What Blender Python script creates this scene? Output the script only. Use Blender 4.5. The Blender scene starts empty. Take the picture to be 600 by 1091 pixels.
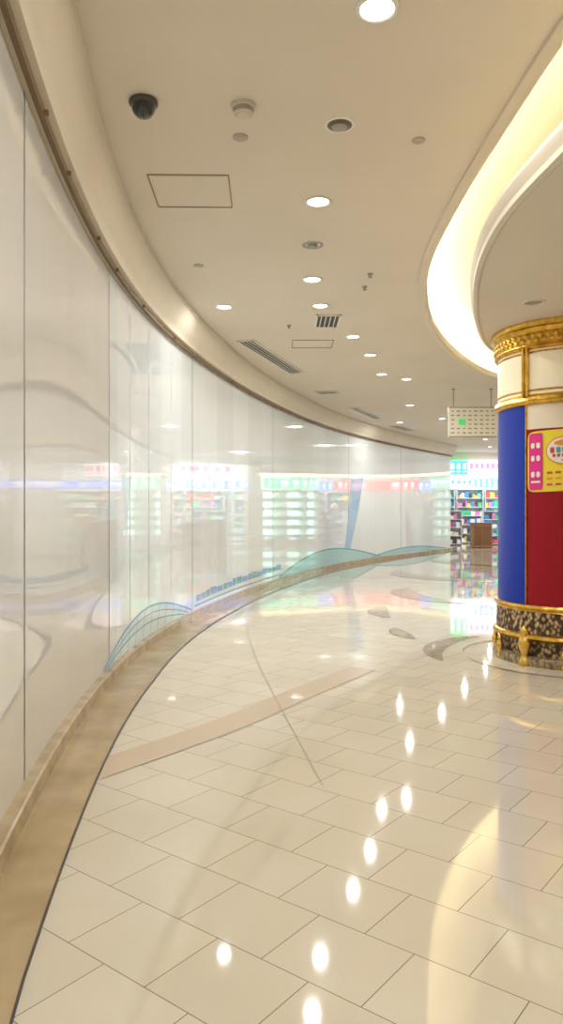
import bpy, bmesh, math, random
from mathutils import Vector, Matrix
random.seed(4)
S=bpy.context.scene
COL=S.collection

# ---------------------------------------------------------------- helpers
def mat(name,c,rough=0.5,metal=0.0,emit=None,es=0.0,coat=0.0,spec=0.5):
    m=bpy.data.materials.new(name); m.use_nodes=True
    b=m.node_tree.nodes['Principled BSDF']
    b.inputs['Base Color'].default_value=(*c,1)
    b.inputs['Roughness'].default_value=rough
    b.inputs['Metallic'].default_value=metal
    b.inputs['Specular IOR Level'].default_value=spec
    if coat: b.inputs['Coat Weight'].default_value=coat; b.inputs['Coat Roughness'].default_value=0.02
    if emit: b.inputs['Emission Color'].default_value=(*emit,1); b.inputs['Emission Strength'].default_value=es
    return m
def noisy(m,c1,c2,scale=3.0,detail=3,bump=0.0):
    nt=m.node_tree; N=nt.nodes; L=nt.links; b=N['Principled BSDF']
    tc=N.new('ShaderNodeTexCoord'); n=N.new('ShaderNodeTexNoise'); r=N.new('ShaderNodeValToRGB')
    n.inputs['Scale'].default_value=scale; n.inputs['Detail'].default_value=detail
    L.new(tc.outputs['Object'],n.inputs['Vector']); L.new(n.outputs['Fac'],r.inputs['Fac'])
    r.color_ramp.elements[0].position=0.3; r.color_ramp.elements[1].position=0.7
    r.color_ramp.elements[0].color=(*c1,1); r.color_ramp.elements[1].color=(*c2,1)
    L.new(r.outputs['Color'],b.inputs['Base Color'])
    if bump:
        bp=N.new('ShaderNodeBump'); bp.inputs['Strength'].default_value=bump; bp.inputs['Distance'].default_value=0.02
        L.new(n.outputs['Fac'],bp.inputs['Height']); L.new(bp.outputs['Normal'],b.inputs['Normal'])
    return m
def link(o,parent=None):
    COL.objects.link(o)
    if parent: o.parent=parent
    return o
def empty(name,loc=(0,0,0)):
    o=bpy.data.objects.new(name,None); o.location=loc; o.empty_display_size=0.2
    return link(o)
def mesh(name,v,f,mats,parent=None,loc=(0,0,0),smooth=False,mi=None):
    me=bpy.data.meshes.new(name); me.from_pydata([tuple(x) for x in v],[],f)
    if not isinstance(mats,(list,tuple)): mats=[mats]
    for m in mats: me.materials.append(m)
    if mi:
        for p,i in zip(me.polygons,mi): p.material_index=i
    if smooth:
        for p in me.polygons: p.use_smooth=True
    me.update()
    o=bpy.data.objects.new(name,me); o.location=loc
    return link(o,parent)
class MB:
    """accumulates geometry for one joined mesh"""
    def __init__(s): s.v=[]; s.f=[]; s.mi=[]
    def box(s,cx,cy,cz,sx,sy,sz,m=0,rz=0.0):
        b=len(s.v); c,sn=math.cos(rz),math.sin(rz)
        for dz in(-.5,.5):
            for dx,dy in((-.5,-.5),(.5,-.5),(.5,.5),(-.5,.5)):
                x,y=dx*sx,dy*sy
                s.v.append((cx+x*c-y*sn,cy+x*sn+y*c,cz+dz*sz))
        for q in((0,3,2,1),(4,5,6,7),(0,1,5,4),(1,2,6,5),(2,3,7,6),(3,0,4,7)):
            s.f.append(tuple(b+i for i in q)); s.mi.append(m)
    def rev(s,prof,seg,cx=0,cy=0,m=0,mf=None,cap0=False,cap1=False):
        b=len(s.v); n=len(prof)
        for r,z in prof:
            for k in range(seg):
                a=2*math.pi*k/seg; s.v.append((cx+r*math.cos(a),cy+r*math.sin(a),z))
        for i in range(n-1):
            for k in range(seg):
                k2=(k+1)%seg
                s.f.append((b+i*seg+k,b+i*seg+k2,b+(i+1)*seg+k2,b+(i+1)*seg+k))
                s.mi.append(mf(2*math.pi*(k+.5)/seg,(prof[i][1]+prof[i+1][1])/2) if mf else m)
        if cap0: s.f.append(tuple(b+k for k in range(seg))[::-1]); s.mi.append(m)
        if cap1: s.f.append(tuple(b+(n-1)*seg+k for k in range(seg))); s.mi.append(m)
    def make(s,name,mats,parent=None,loc=(0,0,0),smooth=False):
        return mesh(name,s.v,s.f,mats,parent,loc,smooth,s.mi)
def bevel(o,w=0.01,seg=2):
    m=o.modifiers.new('bevel','BEVEL'); m.width=w; m.segments=seg; m.limit_method='ANGLE'
def sharp(o,deg=35):
    try:
        o.data.set_sharp_from_angle(angle=math.radians(deg))
    except Exception: pass
def catmull(P,n=12,closed=False):
    out=[]; N=len(P)
    rng=range(N) if closed else range(N-1)
    for i in rng:
        if closed: p0,p1,p2,p3=P[(i-1)%N],P[i],P[(i+1)%N],P[(i+2)%N]
        else: p0,p1,p2,p3=P[max(i-1,0)],P[i],P[i+1],P[min(i+2,N-1)]
        for k in range(n):
            t=k/n
            out.append(tuple(0.5*((2*p1[j])+(-p0[j]+p2[j])*t+(2*p0[j]-5*p1[j]+4*p2[j]-p3[j])*t*t+(-p0[j]+3*p1[j]-3*p2[j]+p3[j])*t**3) for j in(0,1)))
    if not closed: out.append(tuple(P[-1]))
    return out
def normals(C,closed=False):
    out=[];N=len(C)
    for i in range(N):
        a=C[(i-1)%N] if closed else C[max(i-1,0)]
        b=C[(i+1)%N] if closed else C[min(i+1,N-1)]
        tx,ty=b[0]-a[0],b[1]-a[1]; l=math.hypot(tx,ty) or 1
        out.append((ty/l,-tx/l))
    return out
def relax(C,step,iters,closed=False):
    """resample evenly and fair the curve"""
    P=list(C)+([C[0]] if closed else [])
    L=[0]
    for i in range(1,len(P)): L.append(L[-1]+math.dist(P[i],P[i-1]))
    n=int(L[-1]/step); out=[]; j=0
    for k in range(n if closed else n+1):
        s=L[-1]*k/n
        while j<len(L)-2 and L[j+1]<s: j+=1
        t=(s-L[j])/max(1e-9,L[j+1]-L[j]); out.append((P[j][0]*(1-t)+P[j+1][0]*t,P[j][1]*(1-t)+P[j+1][1]*t))
    for _ in range(iters):
        N=len(out); new=[]
        for i in range(N):
            if not closed and i in(0,N-1): new.append(out[i]); continue
            a,b,c=out[(i-1)%N],out[i],out[(i+1)%N]
            new.append((.25*a[0]+.5*b[0]+.25*c[0],.25*a[1]+.5*b[1]+.25*c[1]))
        out=new
    return out
def sweep(name,C,prof,m,parent=None,closed=False,smooth=True,mi=None,scl=None):
    Nn=normals(C,closed); v=[];f=[];mm=[]
    n=len(prof)
    for (x,y),(nx,ny) in zip(C,Nn):
        k=scl(y) if scl else 1
        for o,z in prof:
            if o>.1: o*=k
            v.append((x+nx*o,y+ny*o,z))
    cnt=len(C)
    for i in range(cnt if closed else cnt-1):
        j=(i+1)%cnt
        for k in range(n-1):
            f.append((i*n+k,j*n+k,j*n+k+1,i*n+k+1)); mm.append(mi[k] if mi else 0)
    o=mesh(name,v,f,m,parent,smooth=smooth,mi=mm); sharp(o)
    return o
def fill(name,loops,z,m,parent=None):
    bm=bmesh.new(); ed=[]
    for L in loops:
        vs=[bm.verts.new((x,y,z)) for x,y in L]
        for i in range(len(vs)): ed.append(bm.edges.new((vs[i],vs[(i+1)%len(vs)])))
    bmesh.ops.triangle_fill(bm,use_beauty=True,use_dissolve=False,edges=ed)
    me=bpy.data.meshes.new(name); bm.to_mesh(me); bm.free(); me.materials.append(m)
    o=bpy.data.objects.new(name,me); return link(o,parent)

# ---------------------------------------------------------------- materials
M_ceil=noisy(mat('ceiling_paint',(.78,.71,.61),.8,spec=.2),(.76,.69,.59),(.80,.73,.63),.8)
M_trim=noisy(mat('cream_moulding',(.76,.69,.57),.7,spec=.15),(.73,.66,.54),(.78,.71,.59),1.2)
M_trimdk=mat('dark_frame_brown',(.20,.13,.07),.6)  # dark brown frame along the glass top, also used for the clips
M_recess=mat('recess_paint',(.93,.87,.72),.7)
M_white=mat('white_trim',(.82,.79,.7),.4)
M_grey=mat('grey_plastic',(.35,.33,.29),.4)
M_dark=mat('dark_slot',(.03,.025,.02),.5)
M_spk=mat('speaker_brown',(.14,.11,.08),.5)
M_black=mat('black_glass_dome',(.01,.01,.012),.05,coat=1)
M_lamp=mat('lamp_emitter',(1,1,1),.4,emit=(1,.98,.93),es=10)
M_cove=mat('cove_tube',(1,1,1),.4,emit=(1,.89,.65),es=21)
M_stone=noisy(mat('brown_marble',(.36,.24,.10),.12,coat=.3),(.34,.25,.13),(.50,.39,.24),6,6)
M_stone2=noisy(mat('tan_marble',(.48,.36,.17),.06),(.34,.25,.13),(.48,.37,.22),3,6)
M_joint=mat('dark_joint',(.06,.05,.045),.3)
M_joint2=mat('fine_joint',(.27,.22,.17),.3)
M_seam=mat('panel_seam',(.22,.20,.17),.5)
M_gold=noisy(mat('gold_leaf',(.7,.42,.07),.28,1.0),(.50,.27,.03),(.83,.54,.12),14,3,bump=.35)
M_goldp=mat('gold_plain',(.78,.5,.12),.25,.9)
M_blue=mat('column_blue_gloss',(.004,.03,.36),.3,spec=.3)
M_red=mat('column_red_gloss',(.30,.002,.012),.3,spec=.3)
M_cream=mat('column_cream_panel',(.85,.76,.55),.3,emit=(1,.88,.62),es=.15)
M_creamw=mat('column_ivory',(.82,.72,.56),.3)

def glass_mat(name,lo,hi,rough,coat):
    m=mat(name,(.80,.79,.73),rough,coat=coat)
    nt=m.node_tree;N=nt.nodes;L=nt.links;b=N['Principled BSDF']
    uv=N.new('ShaderNodeUVMap'); sp=N.new('ShaderNodeSeparateXYZ')
    L.new(uv.outputs['UV'],sp.inputs[0])
    mul=N.new('ShaderNodeMath'); mul.operation='MULTIPLY'; mul.inputs[1].default_value=1/0.93
    fl=N.new('ShaderNodeMath'); fl.operation='FLOOR'
    wn=N.new('ShaderNodeTexWhiteNoise'); wn.noise_dimensions='1D'
    L.new(sp.outputs['X'],mul.inputs[0]); L.new(mul.outputs[0],fl.inputs[0]); L.new(fl.outputs[0],wn.inputs['W'])
    r=N.new('ShaderNodeValToRGB')
    r.color_ramp.elements[0].color=(*lo,1); r.color_ramp.elements[1].color=(*hi,1)
    L.new(wn.outputs['Value'],r.inputs['Fac']); L.new(r.outputs['Color'],b.inputs['Base Color'])
    return m
M_glass=glass_mat('white_backed_glass',(.77,.82,.84),(.85,.90,.92),.02,.5)
M_glassn=glass_mat('beige_glass_dimmed',(.70,.69,.66),(.76,.75,.72),.02,.35)  # beige near panels, greyed further in the colour for the weaker light there

def floor_mat():
    m=mat('polished_floor_tile',(.7,.6,.42),.045)
    nt=m.node_tree;N=nt.nodes;L=nt.links;b=N['Principled BSDF']
    tc=N.new('ShaderNodeTexCoord'); mp=N.new('ShaderNodeMapping')
    mp.inputs['Rotation'].default_value=(0,0,math.radians(38)); mp.inputs['Location'].default_value=(.2,.13,0)
    br=N.new('ShaderNodeTexBrick'); br.offset=.5
    br.inputs['Scale'].default_value=1; br.inputs['Brick Width'].default_value=.38; br.inputs['Row Height'].default_value=.33
    br.inputs['Mortar Size'].default_value=.0021; br.inputs['Mortar Smooth'].default_value=.3
    br.inputs['Color1'].default_value=(.65,.60,.50,1); br.inputs['Color2'].default_value=(.61,.56,.46,1)
    br.inputs['Mortar'].default_value=(.24,.18,.11,1)
    L.new(tc.outputs['Object'],mp.inputs['Vector']); L.new(mp.outputs['Vector'],br.inputs['Vector'])
    n=N.new('ShaderNodeTexNoise'); n.inputs['Scale'].default_value=1.3; n.inputs['Detail'].default_value=6
    L.new(tc.outputs['Object'],n.inputs['Vector'])
    r=N.new('ShaderNodeValToRGB'); r.color_ramp.elements[0].position=.3; r.color_ramp.elements[1].position=.7
    r.color_ramp.elements[0].color=(.92,.90,.86,1); r.color_ramp.elements[1].color=(1,1,1,1)
    L.new(n.outputs['Fac'],r.inputs['Fac'])
    mx=N.new('ShaderNodeMixRGB'); mx.blend_type='MULTIPLY'; mx.inputs[0].default_value=1
    L.new(br.outputs['Color'],mx.inputs[1]); L.new(r.outputs['Color'],mx.inputs[2])
    L.new(mx.outputs[0],b.inputs['Base Color'])
    return m
M_floor=floor_mat()

# ---------------------------------------------------------------- room dims
HC=3.95; HG=3.57
XR=16.0; YF=34.5; YN=-5.0
mesh('floor',[(-4,YN,0),(XR,YN,0),(XR,YF,0),(-4,YF,0)],[(0,1,2,3)],M_floor)

# curved wall base line (metres)
WP=[(1.2,-4.9),(.35,-3.2),(-.25,-1.4),(-.73,.4),(-1.03,1.9),(-1.25,3.25),(-1.42,4.4),(-1.57,6.45),(-1.49,8.3),(-1.25,10.1),(-.83,12.3),(-.20,14.8),(1.08,18.6),(2.82,22.2),(4.6,25.2),(6.4,28.0)]
WC=relax(catmull(WP,14),.16,170)
WN=normals(WC)
ARC=[0]
for i in range(1,len(WC)): ARC.append(ARC[-1]+math.dist(WC[i],WC[i-1]))
def wall_at_arc(s):
    s=max(0,min(s,ARC[-1]-1e-6))
    for i in range(len(ARC)-1):
        if ARC[i+1]>=s:
            t=(s-ARC[i])/(ARC[i+1]-ARC[i])
            p=tuple(WC[i][j]*(1-t)+WC[i+1][j]*t for j in(0,1)); n=tuple(WN[i][j]*(1-t)+WN[i+1][j]*t for j in(0,1))
            return p,n
def arc_of_y(y):
    for i in range(len(WC)-1):
        if WC[i][1]<=y<=WC[i+1][1]:
            t=(y-WC[i][1])/(WC[i+1][1]-WC[i][1]); return ARC[i]*(1-t)+ARC[i+1]*t
    return ARC[-1]

# glass wall: panels
wl=empty('wall_left')
seamY=[-4.85,-2.2,.9,3.72,6.45,10.1,14.8,20.2,24.0,28.0]
for k in range(len(seamY)-1):
    a=arc_of_y(seamY[k])+.006; b=arc_of_y(seamY[k+1])-.006
    n=24; v=[];f=[];uvs=[]
    for i in range(n+1):
        s=a+(b-a)*i/n; p,nn=wall_at_arc(s)
        for o,z in((-.02,.10),(0,.10),(0,HG),(-.02,HG)):
            v.append((p[0]+nn[0]*o,p[1]+nn[1]*o,z)); uvs.append((s,z))
    for i in range(n):
        for q in range(3): f.append((i*4+q,(i+1)*4+q,(i+1)*4+q+1,i*4+q+1))
    o=mesh('glass_panel_%d'%(k+1),v,f,M_glassn if k<4 else M_glass,wl,smooth=True); sharp(o,40)
    ul=o.data.uv_layers.new(name='UVMap')
    for lp in o.data.loops: ul.data[lp.index].uv=uvs[lp.vertex_index]
M_back=mat('wall_backing',(.16,.14,.11),.6)
sweep('backing',WC,[(-.05,0),(-.05,HC)],M_back,wl)
# silicone seams between and within the panels
M_seam2=mat('film_seam',(.55,.55,.52),.4)
mb=MB()
for ys,w,mi_ in [(y,.020,0) for y in seamY[1:-1]]+[(y,.018,1) for y in (7.3,8.1,9.1,11.0,11.9,13.3,16.6,18.4,22.1,26)]:
    s=arc_of_y(ys); (p0,n0),(p1,n1)=wall_at_arc(s-w/2),wall_at_arc(s+w/2)
    b=len(mb.v)
    for p,nn in((p0,n0),(p1,n1)):
        for z in(.10,HG): mb.v.append((p[0]+nn[0]*.0015,p[1]+nn[1]*.0015,z))
    mb.f.append((b,b+2,b+3,b+1)); mb.mi.append(mi_)
mb.make('panel_seams',[M_seam,M_seam2],wl)
# stone curb + floor border (border narrows towards the near end)
def bs(y): return .66+.34*min(1,max(0,(y-2.2)/4.2))
sweep('baseboard_left',WC,[(.0,0.0),(-.02,.10),(.055,.10),(.065,.09),(.065,0)],M_stone)
sweep('floor_border_strip',WC,[(.065,.004),(.065,.006),(.40,.006),(.40,.003)],M_stone2,scl=bs)
sweep('floor_border_joint',WC,[(.40,.003),(.40,.0075),(.414,.0075),(.414,.003)],M_joint,scl=bs)
# soffit moulding
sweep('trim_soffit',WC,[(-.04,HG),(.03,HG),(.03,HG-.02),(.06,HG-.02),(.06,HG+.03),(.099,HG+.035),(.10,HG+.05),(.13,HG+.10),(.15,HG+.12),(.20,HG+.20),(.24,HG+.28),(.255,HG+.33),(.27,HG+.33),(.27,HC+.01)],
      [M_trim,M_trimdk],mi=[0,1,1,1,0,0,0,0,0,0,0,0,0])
mb=MB()
for y in (3.0,3.9,4.6,5.7,6.45,7.6,9.0,10.1,12,14.8,17.2,20.2,22.3,24,26):
    p,nn=wall_at_arc(arc_of_y(y)); mb.box(p[0]+nn[0]*.07,p[1]+nn[1]*.07,HG-.01,.02,.03,.025,0,math.atan2(-nn[0],nn[1]))
mb.make('glass_clips',[M_trimdk],wl)

# ---------------------------------------------------------------- ceiling + cove
sc=1.035
OUT=[(1.62,2.9),(1.48,3.75),(1.45,4.53),(1.42,5.4),(1.42,6.25),(1.46,7.3),(1.63,8.38),(2.08,10.1),(2.85,11.9),(3.9,13.6),(5.5,14.8),(7.5,15),(9.5,13),(10,9),(9.5,3),(8,0),(5,-1),(2.8,.3),(1.98,1.7)]
INN=[(1.48,3.0),(1.39,3.66),(1.34,4.2),(1.37,4.8),(1.46,5.38),(1.63,6.1),(1.95,7.15),(2.38,8.07),(3.2,8.8),(4.4,8.9),(5.4,8.0),(5.8,6),(5.5,3.5),(4.5,1.8),(3,1.2),(1.9,1.9)]
INN=[(x*sc,y*sc) for x,y in INN]
OC=relax(catmull(OUT,10,True),.12,10,True); IC=relax(catmull(INN,10,True),.10,10,True)
fill('ceiling',[[(-4,YN),(XR,YN),(XR,YF),(-4,YF)],OC],HC,M_ceil)
def area(C): return sum(C[i][0]*C[(i+1)%len(C)][1]-C[(i+1)%len(C)][0]*C[i][1] for i in range(len(C)))/2
sg=1 if area(OC)<0 else -1
sg2=1 if area(IC)<0 else -1
cv=empty('ceiling_cove')
sweep('cove_outer_lip',OC,[(-.07*sg,HC+.002),(-.07*sg,HC-.02),(-.035*sg,HC-.04),(.0,HC-.04),(.02*sg,HC-.02),(.02*sg,HC+.07),(.0,HC+.07),(.0,HC+.01),(-.38*sg,HC+.012),(-.40*sg,HC+.30),(-.3*sg,4.45)],[M_trim,M_recess],cv,closed=True,mi=[0,0,0,0,0,1,1,1,1,1])
XO=[(x-normals(OC,True)[i][0]*.31*sg,y-normals(OC,True)[i][1]*.31*sg) for i,(x,y) in enumerate(OC)]
fill('cove_top',[XO],4.45,M_recess,cv)
sweep('cove_light_tube',OC,[(-.08*sg,HC+.02),(-.08*sg,HC+.05),(-.11*sg,HC+.065),(-.14*sg,HC+.05),(-.14*sg,HC+.02)],M_cove,cv,closed=True)
ZC=3.24
fill('canopy_underside',[IC],ZC,M_ceil,cv)
sweep('canopy_moulding',IC,[(.0,ZC),(-.02*sg2,ZC-.012),(-.05*sg2,ZC),(-.055*sg2,ZC+.03),(-.03*sg2,ZC+.045),(-.06*sg2,ZC+.07),(-.075*sg2,ZC+.10),(-.07*sg2,ZC+.13),(-.02*sg2,ZC+.13),(.0,ZC+.08),(.5*sg2,ZC+.07)],M_trim,cv,closed=True)
fill('canopy_top',[IC],ZC+.06,M_recess,cv)

# ---------------------------------------------------------------- room outer walls
M_wallp=mat('cream_wall_paint',(.68,.62,.51),.5)
mesh('wall_right',[(XR,YN,0),(XR,YF,0),(XR,YF,HC),(XR,YN,HC)],[(0,1,2,3)],M_wallp)
mesh('wall_near',[(-4,YN,0),(XR,YN,0),(XR,YN,HC),(-4,YN,HC)],[(0,1,2,3)],M_wallp)
mesh('wall_far',[(5.5,YF,0),(XR,YF,0),(XR,YF,HC),(5.5,YF,HC)],[(0,1,2,3)],mat('shop_back_wall',(.8,.82,.85),.4))
mb=MB(); mb.box(6.30,31.3,HC/2,.2,6.4,HC,0); mb.make('wall_return',[M_wallp])

# ---------------------------------------------------------------- downlights & ceiling fixtures
def downlight(x,y,r=.085,z=HC,p=34,on=True):
    e=empty('recessed_downlight',(x,y,z))
    b=MB(); b.rev([(r*1.28,.003),(r*1.28,-.008),(r*1.05,-.012),(r*1.0,-.004),(r*.96,.0)],28); b.make('ring',[M_white],e,smooth=True)
    b=MB(); b.rev([(r*.98,-.004),(r*.6,-.003),(.001,-.003)],28); b.make('lens',[M_lamp if on else M_grey],e)
    if on:
        ld=bpy.data.lights.new('beam','AREA'); ld.shape='DISK'; ld.size=r*1.2; ld.energy=p; ld.color=(1,.975,.92)
        lo=bpy.data.objects.new('beam',ld); lo.location=(0,0,-.02); link(lo,e)
for x,y in [(.475,3.67),(.295,5.95),(.33,7.94),(1.02,10.53),(1.41,11.75),(-.70,9.0),(1.82,13.4),(2.35,13.9),(.47,8.95),
            (.4,1.6),(.6,-.8),(1.6,-3),(3.0,17.3),(4.3,19.8),(3.3,20.6),(5.6,22.6),(7.0,25.4),(8,28.4),(7.4,20),(9.5,23),(10,27),(12,18),(13,24),(12.5,29),(12,12),(13,6),(13,0),(9,-3.2),(5,-3)]:
    downlight(x,y,p=9 if x==-.70 else 31)
downlight(2.15,6.3,r=.075,z=ZC,on=False)

def disc(name,x,y,prof,mats,seg=28,mf=None,dz=0):
    b=MB(); b.rev(prof,seg,mf=mf); return b.make(name,mats,None,(x,y,HC-dz),smooth=True)
e=empty('cctv_dome_camera',(-.84,4.5,HC))
b=MB(); b.rev([(.085,.0),(.088,-.02),(.075,-.03),(.066,-.03)],28); b.make('base',[mat('dark_housing',(.08,.075,.07),.35)],e,smooth=True)
b=MB(); b.rev([(.074*math.cos(t*math.pi/16)+.0005,-.028-.08*math.sin(t*math.pi/16)) for t in range(9)],28); b.make('dome',[M_black],e,smooth=True)
e=empty('smoke_detector',(-.235,4.55,HC))
b=MB(); b.rev([(.078,0),(.078,-.018),(.066,-.022),(.062,-.05),(.05,-.062),(.045,-.058),(.04,-.068),(.001,-.07)],28,mf=lambda a,z:1 if -.05<z<-.02 else 0); o=b.make('body',[mat('detector_cream',(.66,.60,.46),.5),M_grey],e,smooth=True); sharp(o,30)
disc('ceiling_speaker',.375,4.77,[(.10,0),(.10,-.004),(.094,-.007),(.086,-.006),(.08,-.007),(.055,-.010),(.052,-.02),(.03,-.028),(.001,-.028)],[M_white,M_spk,M_grey],mf=lambda a,z:2 if z<-.018 else (1 if z<-.0068 else 0))
for x,y,r in [(-.275,4.93,.052),(.92,4.97,.045),(-.84,7.5,.05)]:
    disc('ceiling_cover_plate',x,y,[(r,0),(r,-.006),(r*.9,-.01),(.001,-.01)],[mat('plate_tan',(.50,.44,.35),.5)])
disc('ceiling_speaker',.29,6.91,[(.10,0),(.10,-.01),(.08,-.014),(.07,-.005),(.05,-.004),(.045,-.02),(.001,-.022)],[M_white,M_grey],mf=lambda a,z:1 if z<-.008 else 0)
for x,y in [(.92,8.2),(.93,7.76),(.1,9.9)]:
    disc('fire_sprinkler',x,y,[(.03,0),(.03,-.008),(.012,-.012),(.01,-.035),(.025,-.038),(.001,-.045)],[M_grey],dz=.001)
def hatch(x,y,sx,sy,rz=0):
    b=MB(); w=.010
    b.box(0,sy/2,-.003,sx,w,.006,0); b.box(0,-sy/2,-.003,sx,w,.006,0); b.box(sx/2,0,-.003,w,sy,.006,0); b.box(-sx/2,0,-.003,w,sy,.006,0)
    b.box(0,0,-.002,sx-.05,sy-.05,.004,1)
    o=b.make('ceiling_access_hatch',[mat('hatch_gap',(.34,.25,.15),.6),M_ceil],None,(x,y,HC)); o.rotation_euler[2]=rz
hatch(-.70,5.77,.60,.58,.02); hatch(.46,11.0,.6,.5,0)
def grille(x,y,sx,sy,rz):
    b=MB()
    b.box(0,0,-.004,sx,sy,.008,1)
    for s in(-1,1): b.box(s*sx/2,0,-.01,.03,sy+.03,.020,0); b.box(0,s*sy/2,-.01,sx,.03,.020,0)
    n=max(2,int(sx/.055))
    for i in range(1,n): b.box(-sx/2+sx*i/n,0,-.012,.012,sy,.014,0)
    o=b.make('air_vent_grille',[M_white,M_dark],None,(x,y,HC)); o.rotation_euler[2]=rz
grille(-.13,12.0,.24,2.6,-math.atan2(.88,2.75))
grille(.60,9.66,.30,.60,0)
grille(2.15,18.7,.22,2.2,-math.atan2(.97,2.3))
grille(.95,15.4,.4,.35,-.3)
grille(3.6,22,.3,1.5,-.5)

# ---------------------------------------------------------------- decorated column
CX,CY=2.90,7.42
col=empty('decorated_column',(CX,CY,0))
A0=math.radians(-145)
def quad(a):
    return int(((a-A0)%(2*math.pi))//(math.pi/2))
R=.70
b=MB()
b.rev([(R,.53),(R,2.23),(R,2.24),(R,2.48)],128,mf=lambda a,z:(2 if z>2.235 and quad(a)%2==0 else (1 if quad(a)%2==0 else 0)))
o=b.make('shaft',[M_blue,M_red,M_creamw],col,smooth=True)
b=MB(); b.rev([(R,2.46),(R,3.0)],128); b.make('upper_panels',[M_cream],col,smooth=True)
b=MB()
b.rev([(R,2.46),(R+.03,2.465),(R+.045,2.49),(R+.03,2.51),(R+.03,2.53),(R+.01,2.55),(R,2.56)],96)
b.rev([(R,2.98),(R+.02,2.985),(R+.035,3.0),(R+.02,3.015),(R+.02,3.03),(R+.03,3.035),(R+.03,3.13),(R+.045,3.14),(R+.065,3.17),(R+.045,3.19),(R+.06,3.21),(R+.06,3.238),(R-.1,3.238)],96)
for k in range(64):
    a=2*math.pi*k/64; rr=R+.032
    for q in range(2):
        zz=3.06+.045*q; aa=a+(math.pi/64 if q else 0)
        vb=len(b.v); n=8
        for i in range(5):
            th=math.pi*i/4-math.pi/2
            for j in range(n):
                ph=2*math.pi*j/n
                r0=.026*math.cos(th)
                u=r0*math.cos(ph); w=.012*math.cos(th)*math.sin(ph)
                b.v.append(((rr+w)*math.cos(aa)-u*math.sin(aa),(rr+w)*math.sin(aa)+u*math.cos(aa),zz+.026*math.sin(th)))
        for i in range(4):
            for j in range(n):
                b.f.append((vb+i*n+j,vb+i*n+(j+1)%n,vb+(i+1)*n+(j+1)%n,vb+(i+1)*n+j)); b.mi.append(0)
for k in range(4):
    a=A0+k*math.pi/2
    for da in(-.03,.03):
        b.box((R+.01)*math.cos(a+da),(R+.01)*math.sin(a+da),2.77,.05,.022,.46,0,a)
    b.box((R+.005)*math.cos(a),(R+.005)*math.sin(a),1.52,.02,.010,1.9,0,a)
b.rev([(R+.002,2.585),(R+.010,2.595),(R+.002,2.605)],96); b.rev([(R+.002,2.945),(R+.010,2.955),(R+.002,2.965)],96)
b.rev([(R,.575),(R+.025,.57),(R+.035,.55),(R+.025,.53),(R+.01,.52),(R+.015,.51)],96)
o=b.make('gilded_bands',[M_gold],col,smooth=True); sharp(o,50)
# ornate frieze
M_fr=mat('carved_frieze',(.1,.07,.04),.5)
nt=M_fr.node_tree;N=nt.nodes;L=nt.links;bb=N['Principled BSDF']
tc=N.new('ShaderNodeTexCoord'); mp=N.new('ShaderNodeMapping'); mp.inputs['Scale'].default_value=(1,1,.75)
vo=N.new('ShaderNodeTexVoronoi'); vo.inputs['Scale'].default_value=28; vo.feature='F1'
rp=N.new('ShaderNodeValToRGB'); rp.color_ramp.elements[0].position=.30; rp.color_ramp.elements[0].color=(.62,.46,.24,1); rp.color_ramp.elements[1].position=.60; rp.color_ramp.elements[1].color=(.05,.025,.012,1)
em=rp.color_ramp.elements.new(.42); em.color=(.34,.20,.08,1)
L.new(tc.outputs['Object'],mp.inputs['Vector']); L.new(mp.outputs['Vector'],vo.inputs['Vector']); L.new(vo.outputs['Distance'],rp.inputs['Fac'])
vm=N.new('ShaderNodeMixRGB'); vm.blend_type='MULTIPLY'; vm.inputs[0].default_value=.35
sat=N.new('ShaderNodeSeparateXYZ'); L.new(vo.outputs['Color'],sat.inputs[0])
L.new(rp.outputs['Color'],vm.inputs[1]); L.new(sat.outputs[0],vm.inputs[2]); L.new(vm.outputs[0],bb.inputs['Base Color'])
bp=N.new('ShaderNodeBump'); bp.invert=True; bp.inputs['Strength'].default_value=.25; bp.inputs['Distance'].default_value=.01
L.new(vo.outputs['Distance'],bp.inputs['Height']); L.new(bp.outputs['Normal'],bb.inputs['Normal'])
b=MB(); b.rev([(R+.01,.515),(R+.015,.30)],96); b.make('frieze',[M_fr],col,smooth=True)
b=MB(); b.rev([(R+.015,.30),(R+.04,.29),(R+.05,.26),(R+.03,.24),(R-.03,.22)],96,m=3)
b.rev([(R-.03,.22),(R-.03,.09)],96,m=1)
b.rev([(R-.03,.09),(R+.03,.085),(R+.045,.06),(R+.045,.0)],96,m=2)
o=b.make('plinth',[mat('plinth_brown',(.20,.12,.055),.35),M_fr,noisy(mat('plinth_pebble',(.2,.13,.06),.3),(.06,.04,.02),(.45,.33,.17),30,2),M_gold],col,smooth=True); sharp(o,40)
b=MB()
for k in range(12):
    a=A0+k*math.pi/6; x,y=(R+.03)*math.cos(a),(R+.03)*math.sin(a)
    s=1.0 if k%3==0 else .62
    h=.38 if k%3==0 else .24
    b.rev([(.001,.0),(.055*s,.0),(.06*s,.08*h),(.04*s,.18*h),(.03*s,.28*h),(.05*s,.4*h),(.062*s,.55*h),(.05*s,.68*h),(.03*s,.78*h),(.045*s,.84*h),(.03*s,.92*h),(.001,h)],20,x,y)
b.make('gilded_feet',[M_goldp],col,smooth=True)

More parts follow.
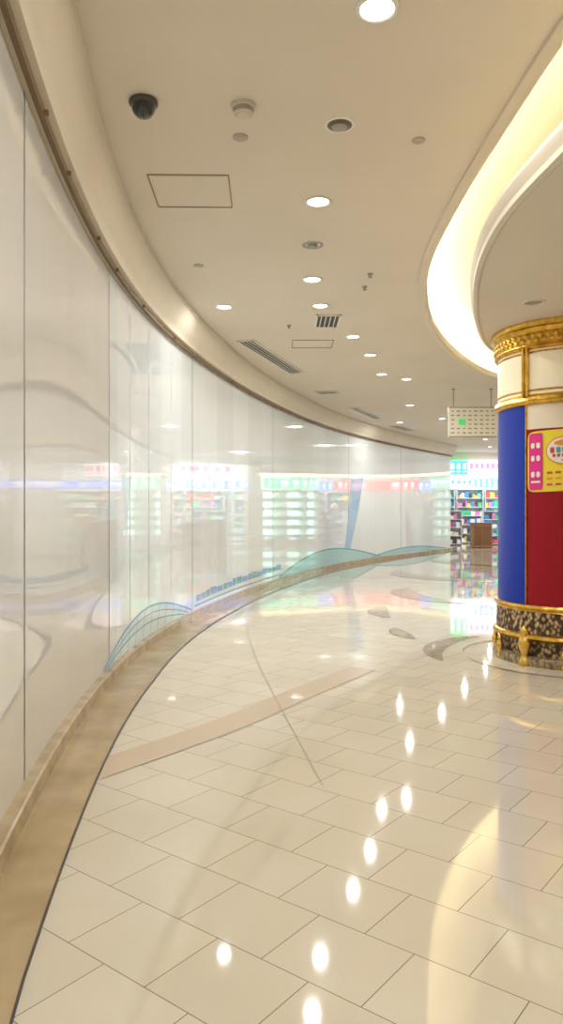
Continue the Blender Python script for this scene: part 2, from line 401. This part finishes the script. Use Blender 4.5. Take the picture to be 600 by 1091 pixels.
# poster on the column
M_yel=mat('poster_yellow',(.86,.70,.05),.35,spec=.3); M_pink=mat('poster_magenta',(.74,.04,.26),.35,spec=.3); M_pw=mat('poster_white',(.85,.82,.75),.35)
M_pr=mat('poster_red',(.65,.05,.03),.35); M_po=mat('poster_orange',(.85,.30,.03),.35); M_pg=mat('poster_teal',(.05,.35,.45),.35)
def patch(parent,name,ac,zc,hw,hh,m,ex=2,off=.008,tilt=0.0):
    """super-ellipse patch that follows the column; hw,hh half sizes in metres"""
    v=[];f=[];n=96;rings=7
    def P(s,t):
        a=ac+s/R; rr=R+off
        return (rr*math.cos(a),rr*math.sin(a),zc+t+tilt*s)
    v.append(P(0,0))
    for r in range(1,rings+1):
        for k in range(n):
            t=2*math.pi*k/n; c,s=math.cos(t),math.sin(t)
            g=(abs(c)**ex+abs(s)**ex)**(-1/ex)
            v.append(P(c*g*hw*r/rings,s*g*hh*r/rings))
    for k in range(n): f.append((0,1+k,1+(k+1)%n))
    for r in range(rings-1):
        for k in range(n):
            f.append((1+r*n+k,1+(r+1)*n+k,1+(r+1)*n+(k+1)%n,1+r*n+(k+1)%n))
    return mesh(name,v,f,m,parent,smooth=True)
ps=empty('wall_poster',(CX,CY,0))
pc=math.radians(-112); pz=1.93
patch(ps,'sheet',pc,pz,.385,.285,M_yel,14,.008,.03)
def onp(nm,s,t,hw,hh,m,ex=2,off=.009): patch(ps,nm,pc+s/R,pz+t+.03*s,hw,hh,m,ex,off,.03)
onp('side_strip',-.30,.0,.068,.265,M_pink,12,.014)
for i,t in enumerate((.15,.03,-.12)):
    for j in(-1,1): onp('glyph_%d%s'%(i,'ab'[j>0]),-.30+.026*j,t,.018,.026,M_pw,3,.018)
onp('glyph_line',-.30,-.19,.045,.010,M_pw,6,.018)
onp('badge_rim',-.01,.09,.195,.135,M_po,2.2,.014)
onp('badge',-.01,.09,.182,.122,M_pw,2.2,.018)
onp('badge_top',-.01,.160,.12,.028,M_po,2.2,.022)
for i in range(6): onp('badge_letter_%d'%i,-.145+.052*i,.095,.019,.027,[M_pr,M_pg][i%2],4,.022)
for i in range(7): onp('badge_small_%d'%i,-.13+.04*i,.045,.013,.015,M_pr,4,.022)
onp('badge_fruit',.0,.0,.07,.018,M_po,2,.022)
for i in range(3):
    for j in range(7): onp('caption_%d_%d'%(i,j),-.17+.075*j,-.11-.055*i,.026,.010,[M_pr,M_po,M_pink][i],5,.014)

# ---------------------------------------------------------------- floor inlays
M_pinkst=mat('pink_stone_inlay',(.55,.44,.32),.04)
def strip(name,P,w,m,z=.003):
    C=catmull(P,10); return sweep(name,C,[(-w/2,z),(w/2,z)],m,smooth=False)
strip('floor_inlay_band',[(-1.12,4.05),(-.4,5.0),(.15,5.9),(.75,6.85)],.27,M_pinkst)
strip('floor_expansion_joint',[(-.45,9.3),(-.2,6.9),(.22,3.9)],.0035,M_joint2,.004)
M_brst=noisy(mat('brown_stone_inlay',(.30,.23,.16),.04),(.27,.21,.15),(.42,.34,.25),8,3)
def crescent(cx,cy,r,a0,a1,w,name='floor_inlay_crescent'):
    n=30; v=[];f=[]
    for i in range(n+1):
        t=i/n; a=math.radians(a0+(a1-a0)*t); ww=w*math.sin(math.pi*min(1,max(0,t)))**.7/2+.001
        v+=[(cx+(r-ww)*math.cos(a),cy+(r-ww)*math.sin(a),.0035),(cx+(r+ww)*math.cos(a),cy+(r+ww)*math.sin(a),.0035)]
    for i in range(n): f.append((2*i,2*i+1,2*i+3,2*i+2))
    return mesh(name,v,f,M_brst)
crescent(CX,CY,1.35,115,190,.24); crescent(CX-.1,CY+1.6,1.4,170,205,.22); crescent(CX,CY+3.2,1.5,150,200,.30)
crescent(4.2,13.2,2.0,150,230,.5); crescent(5.2,17.5,2.4,160,240,.6); crescent(7,22,2.4,170,250,.6)
crescent(CX,CY,1.05,-180,170,.10,'floor_inlay_ring')

# ---------------------------------------------------------------- wall graphics (applied film)
M_tl=mat('film_teal',(.16,.46,.50),.04); M_tlp=mat('film_pale_teal',(.42,.68,.70),.04); M_bl2=mat('film_pale_blue',(.22,.42,.74),.04); M_ice=mat('film_ice',(.66,.79,.82),.04)
wg=empty('wall_film_graphic')
def wp(y,z,o=.004):
    p,n=wall_at_arc(arc_of_y(y)); return (p[0]+n[0]*o,p[1]+n[1]*o,z)
def wline(name,pts,w,m,o=.004):
    C=catmull(pts,10) if len(pts)>2 else [tuple(pts[0][j]*(1-i/12)+pts[1][j]*i/12 for j in(0,1)) for i in range(13)]
    n=normals(C); v=[];f=[]
    for (y,z),(ny,nz) in zip(C,n):
        v+=[wp(y-ny*w/2,max(.11,z-nz*w/2),o),wp(y+ny*w/2,max(.11,z+nz*w/2),o)]
    for i in range(len(C)-1): f.append((2*i,2*i+1,2*i+3,2*i+2))
    mesh(name,v,f,m,wg)
def arc(y0,y1,h,z0=.11,n=7): return [(y0+(y1-y0)*i/(n-1), z0+h*math.sin(math.pi*i/(n-1))) for i in range(n)]
def hill(name,y0,y1,h,m,o):
    v=[];f=[];n=30
    for i in range(n+1):
        t=i/n; y=y0+(y1-y0)*t; v+=[wp(y,.105,o),wp(y,.11+h*math.sin(math.pi*t)**.8,o)]
    for i in range(n): f.append((2*i,2*i+1,2*i+3,2*i+2))
    mesh(name,v,f,m,wg)
hill('bridge_fill',6.2,10.1,.28,M_ice,.002)
wline('bridge_arch_upper',arc(6.2,10.1,.30),.020,M_bl2); wline('bridge_arch_mid',arc(6.3,9.9,.22),.012,M_bl2); wline('bridge_arch_lower',arc(6.4,9.7,.13),.014,M_tl)
for i in range(1,12):
    t=i/12; y=6.25+3.8*t; top=.11+.30*math.sin(math.pi*t)
    wline('bridge_strut_%d'%i,[(y,.12),(y+.10,top)],.012,M_tl,.0035)
y=10.3;i=0
while y<15.2:
    i+=1; w=random.uniform(.16,.34); h=random.uniform(.08,.12); z0=.20+.012*(y-10)
    wline('lettering_%d'%i,[(y,z0+h/2),(y+w,z0+h/2)],h,M_bl2 if i%3 else M_tl); y+=w+.04
wline('lettering_underline',[(10.2,.15),(15.4,.16)],.02,M_tl)
hill('hill',15.2,22.5,.36,M_tlp,.003); wline('hill_outline',arc(15.2,22.5,.39,n=11),.035,M_tl,.005)
hill('hill_far',21.8,27.6,.16,M_tlp,.0025); wline('hill_far_outline',arc(21.8,27.6,.18,n=9),.03,M_tl,.005)
v=[wp(19.9,.42),wp(20.3,.42),wp(20.75,1.2),wp(21.3,2.45),wp(20.4,2.45),wp(20.15,1.2)]
mesh('blue_blade',v,[(0,1,2,5),(5,2,3,4)],mat('film_sky',(.38,.57,.78),.04),wg)

# ---------------------------------------------------------------- hanging direction sign
hs=empty('hanging_direction_sign',(3.87,15,3.27))
M_sign=mat('sign_face',(.66,.62,.50),.4,emit=(1,.95,.8),es=.05); M_sgn=mat('sign_green',(.05,.5,.15),.4,emit=(.1,.9,.25),es=.3); M_txt=mat('sign_text',(.30,.26,.20),.5)
b=MB(); b.box(0,0,0,.98,.09,.62,0); o=b.make('board',[M_sign],hs); bevel(o,.012)
b=MB()
for r in range(6):
    for c in range(8):
        if r in(2,3) and c in(1,2): continue
        b.box(-.41+.117*c,-.048,.22-.088*r,.07 if (r+c)%3 else .04,.004,.026,0)
b.box(0,-.048,-.295,.97,.006,.02,0); b.box(0,-.048,.295,.97,.006,.02,0)
b.make('lettering',[M_txt],hs)
b=MB(); b.box(-.22,-.05,.0,.14,.006,.13,0); b.make('exit_pictogram',[M_sgn],hs)
b=MB()
for s in(-.38,.38):
    b.rev([(.012,.31),(.012,.68)],10,s,0); b.rev([(.04,.66),(.04,.68)],16,s,0,cap0=True)
b.make('rods',[M_grey],hs,smooth=True)

# ---------------------------------------------------------------- far shopfront
def emis(n,c,s): return mat(n,c,.4,emit=c,es=s)
E_w=emis('lightbox_white',(.88,.94,1),2.2); E_b=emis('lightbox_blue',(.08,.22,1),3.2); E_g=emis('lightbox_green',(.03,.75,.32),2.4); E_r=emis('lightbox_red',(1,.06,.05),2.2); E_p=emis('lightbox_pink',(1,.22,.5),1.6); E_c=emis('lightbox_cyan',(.3,.9,.9),2.0)
E_y=emis('warm_fascia_led',(1,.80,.38),5.0)
SY=31.0
b=MB(); b.box(11.2,SY,3.78,9.6,.3,.34,0)
for x in(6.5,9.75,13.2,15.9): b.box(x,SY,1.9,.25,.3,3.8,0)
b.make('trim_shopfront',[M_white])
b=MB()
b.box(12.85,SY-.19,3.16,6.0,.08,.10,0); b.box(12.85,SY-.19,3.24,6.0,.10,.05,1); b.box(12.85,SY-.17,3.42,6.0,.04,.30,1)
b.make('fascia_light_strip',[E_y,M_white])
sg_defs=[(7.35,.75,3.3,.55,[E_g,E_w]),(8.45,1.35,3.3,.55,[E_w,E_p]),(7.35,1.2,2.66,.32,[E_w,E_b]),(8.75,1.4,2.66,.32,[E_b,E_w]),  # lower pair added for the blue-white band mirrored in the glass wall
         (10.6,1.35,2.75,.45,[E_g,E_w]),(11.65,.6,2.65,.4,[E_b,E_w]),(12.6,1.0,2.70,.45,[E_r,E_w]),(14.5,2.2,2.70,.4,[E_b,E_w])]
for x,w,z,h,ms in sg_defs:
    e=empty('added_reflection_sign',(x,SY-.22,z))
    b=MB(); b.box(0,0,0,w,.16,h,0); o=b.make('lightbox',[ms[0]],e); bevel(o,.02)
    b=MB(); n=int(w/.22)
    for i in range(n):
        cx=-w/2+w*(i+.5)/n; b.box(cx,-.085,.1*h,.13,.012,h*.45,0); b.box(cx,-.085,-.3*h,.15,.012,h*.1,0)
    b.make('letters',[ms[1]],e)
e=empty('lit_display_cabinet',(10.7,SY+.1,0))
E_d=emis('display_light',(.65,1,.95),2.2)
b=MB(); b.box(0,.15,1.3,1.5,.04,2.2,0)
for i in range(6): b.box(0,0,.25+i*.42,1.5,.34,.025,1)
for s in(-.75,-.25,.25,.75): b.box(s,0,1.3,.03,.34,2.2,1)
b.box(0,0,.1,1.56,.4,.2,1); b.box(0,0,2.43,1.56,.4,.06,1)
for i in range(5):
    for j in range(11): b.box(-.66+.132*j,-.02,.34+i*.42,.06,.12,.12+.04*((i*j)%3),2+(i*3+j)%3)
b.make('cabinet',[E_d,M_white,mat('pack_teal',(.1,.5,.5),.4),mat('pack_white',(.8,.85,.85),.4),mat('pack_green',(.15,.55,.25),.4)],e)
for x in(8.3,11.7,14.5):
    b=MB(); b.box(0,0,0,2.4,1.2,.05,0); b.make('ceiling_light_panel',[emis('panel_%d'%int(x),(.95,.98,1),9.0)],None,(x,32.8,HC-.026))
GM=[mat('goods_%d'%i,c,.4) for i,c in enumerate([(.8,.1,.1),(.1,.3,.8),(.9,.88,.85),(.1,.6,.3),(.9,.65,.1),(.85,.25,.55),(.2,.7,.85),(.9,.88,.85),(.08,.08,.1)])]
M_sh=mat('shelf_metal',(.75,.77,.78),.4)
def shelf(x,y,w,h,rz=0,d=.4):
    e=empty('shop_shelf_with_goods',(x,y,0)); e.rotation_euler[2]=rz
    b=MB(); n=int(h/.36)
    for i in range(n+1): b.box(0,0,.06+i*(h-.08)/n,w,d,.03)
    for s in(-1,1): b.box(s*w/2,0,h/2,.03,d,h)
    b.box(0,d/2,h/2,w,.02,h)
    b.make('rack',[M_sh],e)
    b=MB()
    for i in range(n):
        z=.075+i*(h-.08)/n; xx=-w/2+.04
        while xx<w/2-.14:
            bw=random.uniform(.05,.22); bh=random.uniform(.10,.28)
            if xx+bw>w/2-.03: break
            b.box(xx+bw/2,-.05-random.uniform(0,.04),z+bh/2,bw,.22,bh,random.randrange(9)); xx+=bw+.015
    b.make('goods',GM,e)
for x,y,w,h in [(7.3,33.9,1.2,2.5),(8.6,33.9,1.2,2.5),(9.9,33.9,1.2,2.5),(11.5,33.9,1.5,2.5),(13.3,33.9,1.5,2.5),(14.9,33.9,1.3,2.5),(7.35,32.2,.9,1.5),(9.3,32.4,1.0,1.5),(12.4,31.9,1.2,1.5),(14.5,31.9,1.6,1.5)]:
    shelf(x,y,w,h)
e=empty('brown_counter',(8.12,30.1,0))
b=MB(); b.box(0,0,.50,.75,.55,.96,0); b.box(0,0,.995,.82,.62,.04,1); b.box(0,0,.03,.70,.5,.06,1)
for i in(-1,1): b.box(i*.18,-.28,.5,.32,.02,.78,1)
o=b.make('body',[mat('counter_brown',(.36,.19,.09),.4),mat('counter_dark',(.22,.11,.05),.4)],e); bevel(o,.008)
for i,(y,ms) in enumerate([(27,E_b),(22,E_w),(17,E_b),(12,E_c),(7,E_w),(2,E_b)]):  # unseen signs added along the right wall for their reflections in the glass
    e=empty('added_reflection_sign',(XR-.12,y,2.75))
    b=MB(); b.box(0,0,0,.2,3.6,.45,0); o=b.make('lightbox',[ms],e); bevel(o,.02)
    b=MB()
    for k in range(8): b.box(-.105,-1.5+k*.43,0,.01,.22,.24,0)
    b.make('letters',[E_w if ms!=E_w else E_b],e)

# ---------------------------------------------------------------- world, camera
w=bpy.data.worlds.new('world'); S.world=w; w.use_nodes=True
w.node_tree.nodes['Background'].inputs[0].default_value=(.9,.85,.75,1); w.node_tree.nodes['Background'].inputs[1].default_value=.3
cd=bpy.data.cameras.new('camera'); cam=bpy.data.objects.new('camera',cd); link(cam)
cam.location=(0,0,1.45); cam.rotation_euler=(math.radians(90),0,0)
cd.sensor_fit='VERTICAL'; cd.sensor_height=36; cd.lens=26; cd.clip_start=.05
S.camera=cam
S.view_settings.view_transform='Standard'
S.view_settings.exposure=0
